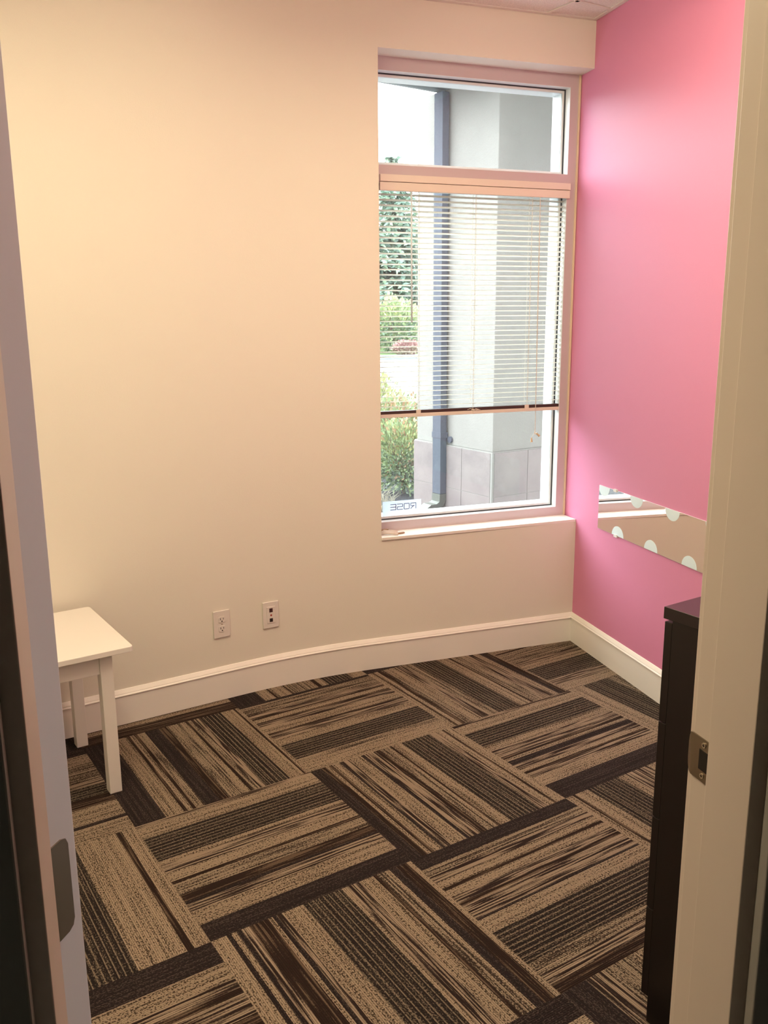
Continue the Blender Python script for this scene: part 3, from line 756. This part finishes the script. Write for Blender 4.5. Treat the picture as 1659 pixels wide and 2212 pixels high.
def dring(z, off, hw, depth, tilt=0.):
    a = ds0+nl*off; c = ds0+pl*hw+nl*off; d_ = ds0+pl*hw+nl*(off+depth); e_ = ds0+nl*(off+depth)
    return [(a.x, a.y, z), (c.x, c.y, z), (d_.x, d_.y, z+tilt), (e_.x, e_.y, z+tilt)]
def dpart(name, mb, m, lab=None, bevel=0.):
    o = mb.build(name, m, None, bevel=bevel); o.parent = dsp; o.matrix_parent_inverse = Matrix.Translation(dsp.location).inverted()
    if lab: o['label'] = lab
b = MB(); sweep(b, [dring(3.12, .021, .10, .062), dring(.15, .021, .10, .062)]); dpart('spout_pipe', b, M['spout'], None, .004)
b = MB(); sweep(b, [dring(.149, .020, .10, .065), dring(.10, .022, .10, .066, -.01), dring(.055, .045, .10, .07, .02), dring(.02, .12, .10, .05, .055), dring(-.045, .23, .10, .045, .06)]); dpart('elbow', b, M['spoutend'], 'bare metal elbow at the foot')
b = MB(); b.obox((*(ds0+pl*.05+nl*.05), .62), (*(pl*.056), 0), (*(nl*.036), 0), (0, 0, .022)); b.tube([(*(ds0-pl*.03+nl*.002), .585), (*(ds0-pl*.03+nl*.02), .585)], .026, 14)
dpart('strap', b, M['spout'])

# ------------------------------------------------------------------ outside: ground
b = MB(); b.box(-22, -5.5, 8.0, 14.0, -.3, 3.8); st(b.build('sky_blocker', M['mulch']))  # unseen dark box, added to keep low sky light off the pink wall
b = MB(); b.box(-30, 60, .26, 9.3, -.25, -.12); st(b.build('floor_planting_bed', M['mulch']))
b = MB(); b.box(.95, 12, .26, 2.30, -.119, -.10); st(b.build('floor_bounce_slab', M['plaster']))  # unseen pale slab, added to bounce skylight onto the pillar's right face
b = MB(); b.box(-60, 90, 9.3, 29.0, -.30, -.10); st(b.build('floor_pavement', M['concrete']))
b = MB(); b.box(-60, 90, 29.0, 29.6, -.3, .06); st(b.build('trim_kerb', M['kerb']))
b = MB(); bm = b.bm; nx, ny = 60, 24; gr = []
for jy in range(ny+1):
    row = []
    for ix in range(nx+1):
        x = -60+150*ix/nx; y = 29.6+50*jy/ny; s_ = min(1, max(0, (y-32)/22)); z = .0+s_*s_*(3-2*s_)*4.2+.25*math.sin(x*.35+y*.2)*s_
        row.append(bm.verts.new((x, y, z)))
    gr.append(row)
for jy in range(ny):
    for ix in range(nx): bm.faces.new((gr[jy][ix], gr[jy][ix+1], gr[jy+1][ix+1], gr[jy+1][ix]))
st(b.build('floor_lawn', M['lawn'], smooth=True))
# pebbles at the spout
b = MB(); rnd = random.Random(3)
for k in range(420):
    x = rnd.uniform(.0, .95); y = rnd.uniform(2.6, 3.25); q = rnd.uniform(.008, .022)
    if (Vector((x, y))-K).dot(nl) < .05: continue
    mtx = Matrix.Translation((x, y, -.12+q*.3)) @ Matrix.Rotation(rnd.uniform(0, 6), 4, 'Z') @ Matrix.Diagonal((q, q*rnd.uniform(.6, 1), q*.6, 1))
    bmesh.ops.create_icosphere(b.bm, subdivisions=1, radius=1, matrix=mtx)
tag(b.build('gravel', M['gravel'], smooth=True), 'pale loose gravel under the downspout outside', 'gravel', kind='stuff')

# ------------------------------------------------------------------ outside: plants
def leaf(b, p, d, size, m, rnd, wid=.45):
    d = d.normalized(); side = d.cross(Vector((rnd.uniform(-1, 1), rnd.uniform(-1, 1), rnd.uniform(.2, 1)))).normalized()
    i = b.mi(m); a = p; c = p+d*size
    q = [b.bm.verts.new(x) for x in (a, p+d*size*.45+side*size*wid*.5+Vector((0, 0, size*.06)), c, p+d*size*.45-side*size*wid*.5+Vector((0, 0, size*.06)))]
    b.bm.faces.new(q).material_index = i
def conifer(name, x, y, z, h, rad, seed, mats, label):
    rnd = random.Random(seed); root = tag(empty(name, (x, y, z)), label, 'tree')
    b = MB(); b.tube([(0, 0, 0), (.02, 0, h*.5), (0, 0, h*.97)], .14, 8, None, .02); b.build('trunk', M['bark'], root)
    b = MB(); zz = .35
    while zz < h-.05:
        fr = 1-(zz/h); L_ = rad*(fr**.85)*(1)
        nb = max(5, int(11*fr+5))
        for k in range(nb):
            a = rnd.uniform(0, 2*math.pi); ln = L_*rnd.uniform(.65, 1.1)
            dr = Vector((math.cos(a), math.sin(a), 0))
            steps = max(3, int(ln/.16))
            for s_ in range(1, steps+1):
                t_ = s_/steps; p = dr*(ln*t_)+Vector((0, 0, zz-.28*ln*t_*t_+.10*t_))
                for q in range(4):
                    dd = dr*rnd.uniform(.2, 1)+Vector((rnd.uniform(-.9, .9), rnd.uniform(-.9, .9), rnd.uniform(-.6, .3)))
                    leaf(b, p, dd, rnd.uniform(.24, .48), mats[0 if rnd.random() < .7 else 1], rnd, .42)
        zz += .20
    b.build('foliage', None, root, recalc=False)
    return root
conifer('fir_tree', 13.2, 37.2, .45, 8.3, 3.3, 5, (M['fir'], M['firlight']), 'tall blue-green fir tree on the lawn partly hidden by the pillar')
conifer('fir_tree', 10.6, 45.5, 2.2, 4.4, 1.9, 8, (M['firlight'], M['fir']), 'shorter yellow-green fir farther back at the left edge of the window')
def shrub(name, x, y, z, h, rad, seed, mats, label, n=900, size=(.03, .06), group=None):
    rnd = random.Random(seed); root = tag(empty(name, (x, y, z)), label, 'shrub', group)
    b = MB()
    for k in range(16):
        a = rnd.uniform(0, 2*math.pi); rr_ = rad*rnd.uniform(.2, .9); tip = Vector((math.cos(a)*rr_, math.sin(a)*rr_, h*rnd.uniform(.55, 1.)))
        b.tube([(0, 0, 0), tip*.5+Vector((0, 0, h*.12)), tip], .008*h/.7, 5, None, .002)
    b.build('stems', M['bark'], root)
    b = MB()
    for k in range(n):
        while True:
            p = Vector((rnd.uniform(-1, 1), rnd.uniform(-1, 1), rnd.uniform(-1, 1)))
            if p.length < 1 and p.length > .35: break
        lump = 1+.18*math.sin(p.x*6+seed)*math.cos(p.y*5)
        p = Vector((p.x*rad*lump, p.y*rad*lump, h*.53+p.z*h*.50*lump))
        if p.z < .02: p.z = rnd.uniform(.02, .2)
        hf = p.z/h; u_ = rnd.random()
        m = mats[2] if (hf > .6 and u_ < .35) else mats[1] if u_ < .55-.4*hf else mats[0]
        if len(mats) > 3 and rnd.random() < .15*hf: m = mats[3]
        d = Vector((p.x, p.y, (p.z-h*.4)))+Vector((rnd.uniform(-.5, .5), rnd.uniform(-.5, .5), rnd.uniform(-.2, .6)))*rad
        leaf(b, p, d, rnd.uniform(*size), m, rnd, .55)
    b.build('foliage', None, root, recalc=False)
    return root
shrub('garden_shrub', .79, 4.22, -.12, .68, .31, 11, (M['bush'], M['bushdark'], M['yellow'], M['orange']), 'low green shrub with orange tips just left of the pillar base', 4200, (.025, .055))
shrub('garden_shrub', 1.14, 5.35, -.12, .80, .42, 12, (M['bush'], M['yellow'], M['orange'], M['orange']), 'orange-tipped bush standing behind the nearest shrub', 3800, (.03, .07))
shrub('garden_shrub', 1.26, 6.65, -.12, .98, .48, 13, (M['yellow'], M['bush'], M['yellow'], M['bush']), 'taller yellow-green bush at the back of the planting bed', 2600, (.04, .09))
shrub('lawn_shrub', 11.5, 32.6, .02, 2.2, 1.05, 21, (M['bush'], M['bushdark'], M['yellow']), 'round green bush at the foot of the fir tree', 3400, (.12, .24))
shrub('lawn_shrub', 9.3, 31.3, .0, 1.0, .7, 22, (M['bush'], M['firlight'], M['bush']), 'small green bush on the lawn left of the fir tree', 1200, (.08, .18))
shrub('lawn_shrub', 11.2, 30.3, .0, .55, .62, 23, (M['red'], M['straw'], M['red']), 'low reddish shrub along the kerb', 1500, (.07, .15))
rnd = random.Random(31); b = MB()
for k in range(140):
    x = rnd.uniform(.22, .42); y = rnd.uniform(3.32, 3.80); a = rnd.uniform(0, 6.28); ln = rnd.uniform(.06, .2)
    b.tube([(x, y, -.12), (x+.3*ln*math.cos(a), y+.3*ln*math.sin(a), -.12+ln*.7), (x+.8*ln*math.cos(a), y+.8*ln*math.sin(a), -.12+ln)], .0016, 4, None, .0005)
tag(b.build('dry_grass', M['straw']), 'thin dry grass stems beside the pillar foot', 'grass', kind='stuff')

# small white sign in the planting bed, seen only through the mirror
sg = tag(empty('garden_sign', (-1.10, 1.5, -.12)), 'small white garden sign in the bed outside, seen only in the mirror strip', 'sign')
def gp(name, mb, m, parent=sg, lab=None, bevel=0.):
    o = mb.build(name, m, None, bevel=bevel); o.parent = parent; o.matrix_parent_inverse = Matrix.Translation(sg.location).inverted()
    if lab: o['label'] = lab
    return o
b = MB(); b.box(-1.195, -.998, 1.500, 1.508, .14, .352); gp('sign_board', b, M['dot'], bevel=.004)
b = MB(); b.tube([(-1.097, 1.510, -.12), (-1.097, 1.510, .355)], .005, 8); b.tube([(-1.075, 1.498, .372), (-1.075, 1.510, .372)], .014, 16); gp('stake', b, M['screw'])
b = MB(); y0_, y1_ = 1.4975, 1.4998
def stroke(x0, x1, z0, z1): b.box(min(x0, x1), max(x0, x1), y0_, y1_, z0, z1)
stroke(-1.008, -1.014, .25, .325); stroke(-1.040, -1.046, .25, .325); stroke(-1.008, -1.046, .284, .291)
stroke(-1.056, -1.062, .256, .319); stroke(-1.090, -1.096, .256, .319); stroke(-1.060, -1.092, .319, .325); stroke(-1.060, -1.092, .25, .256)
gp('lettering', b, M['ink'], lab='grey capital letters')
for o_ in bpy.data.objects:
    if o_.parent is None:
        for k_, g_name in (('ceiling_light', 'ceiling lights of the room'), ('fir_tree', 'fir trees beyond the pavement'), ('garden_shrub', 'bushes in the bed beside the pillar'), ('lawn_shrub', 'bushes on the lawn behind the pavement')):
            if o_.name.split('.')[0] == k_: o_['group'] = g_name
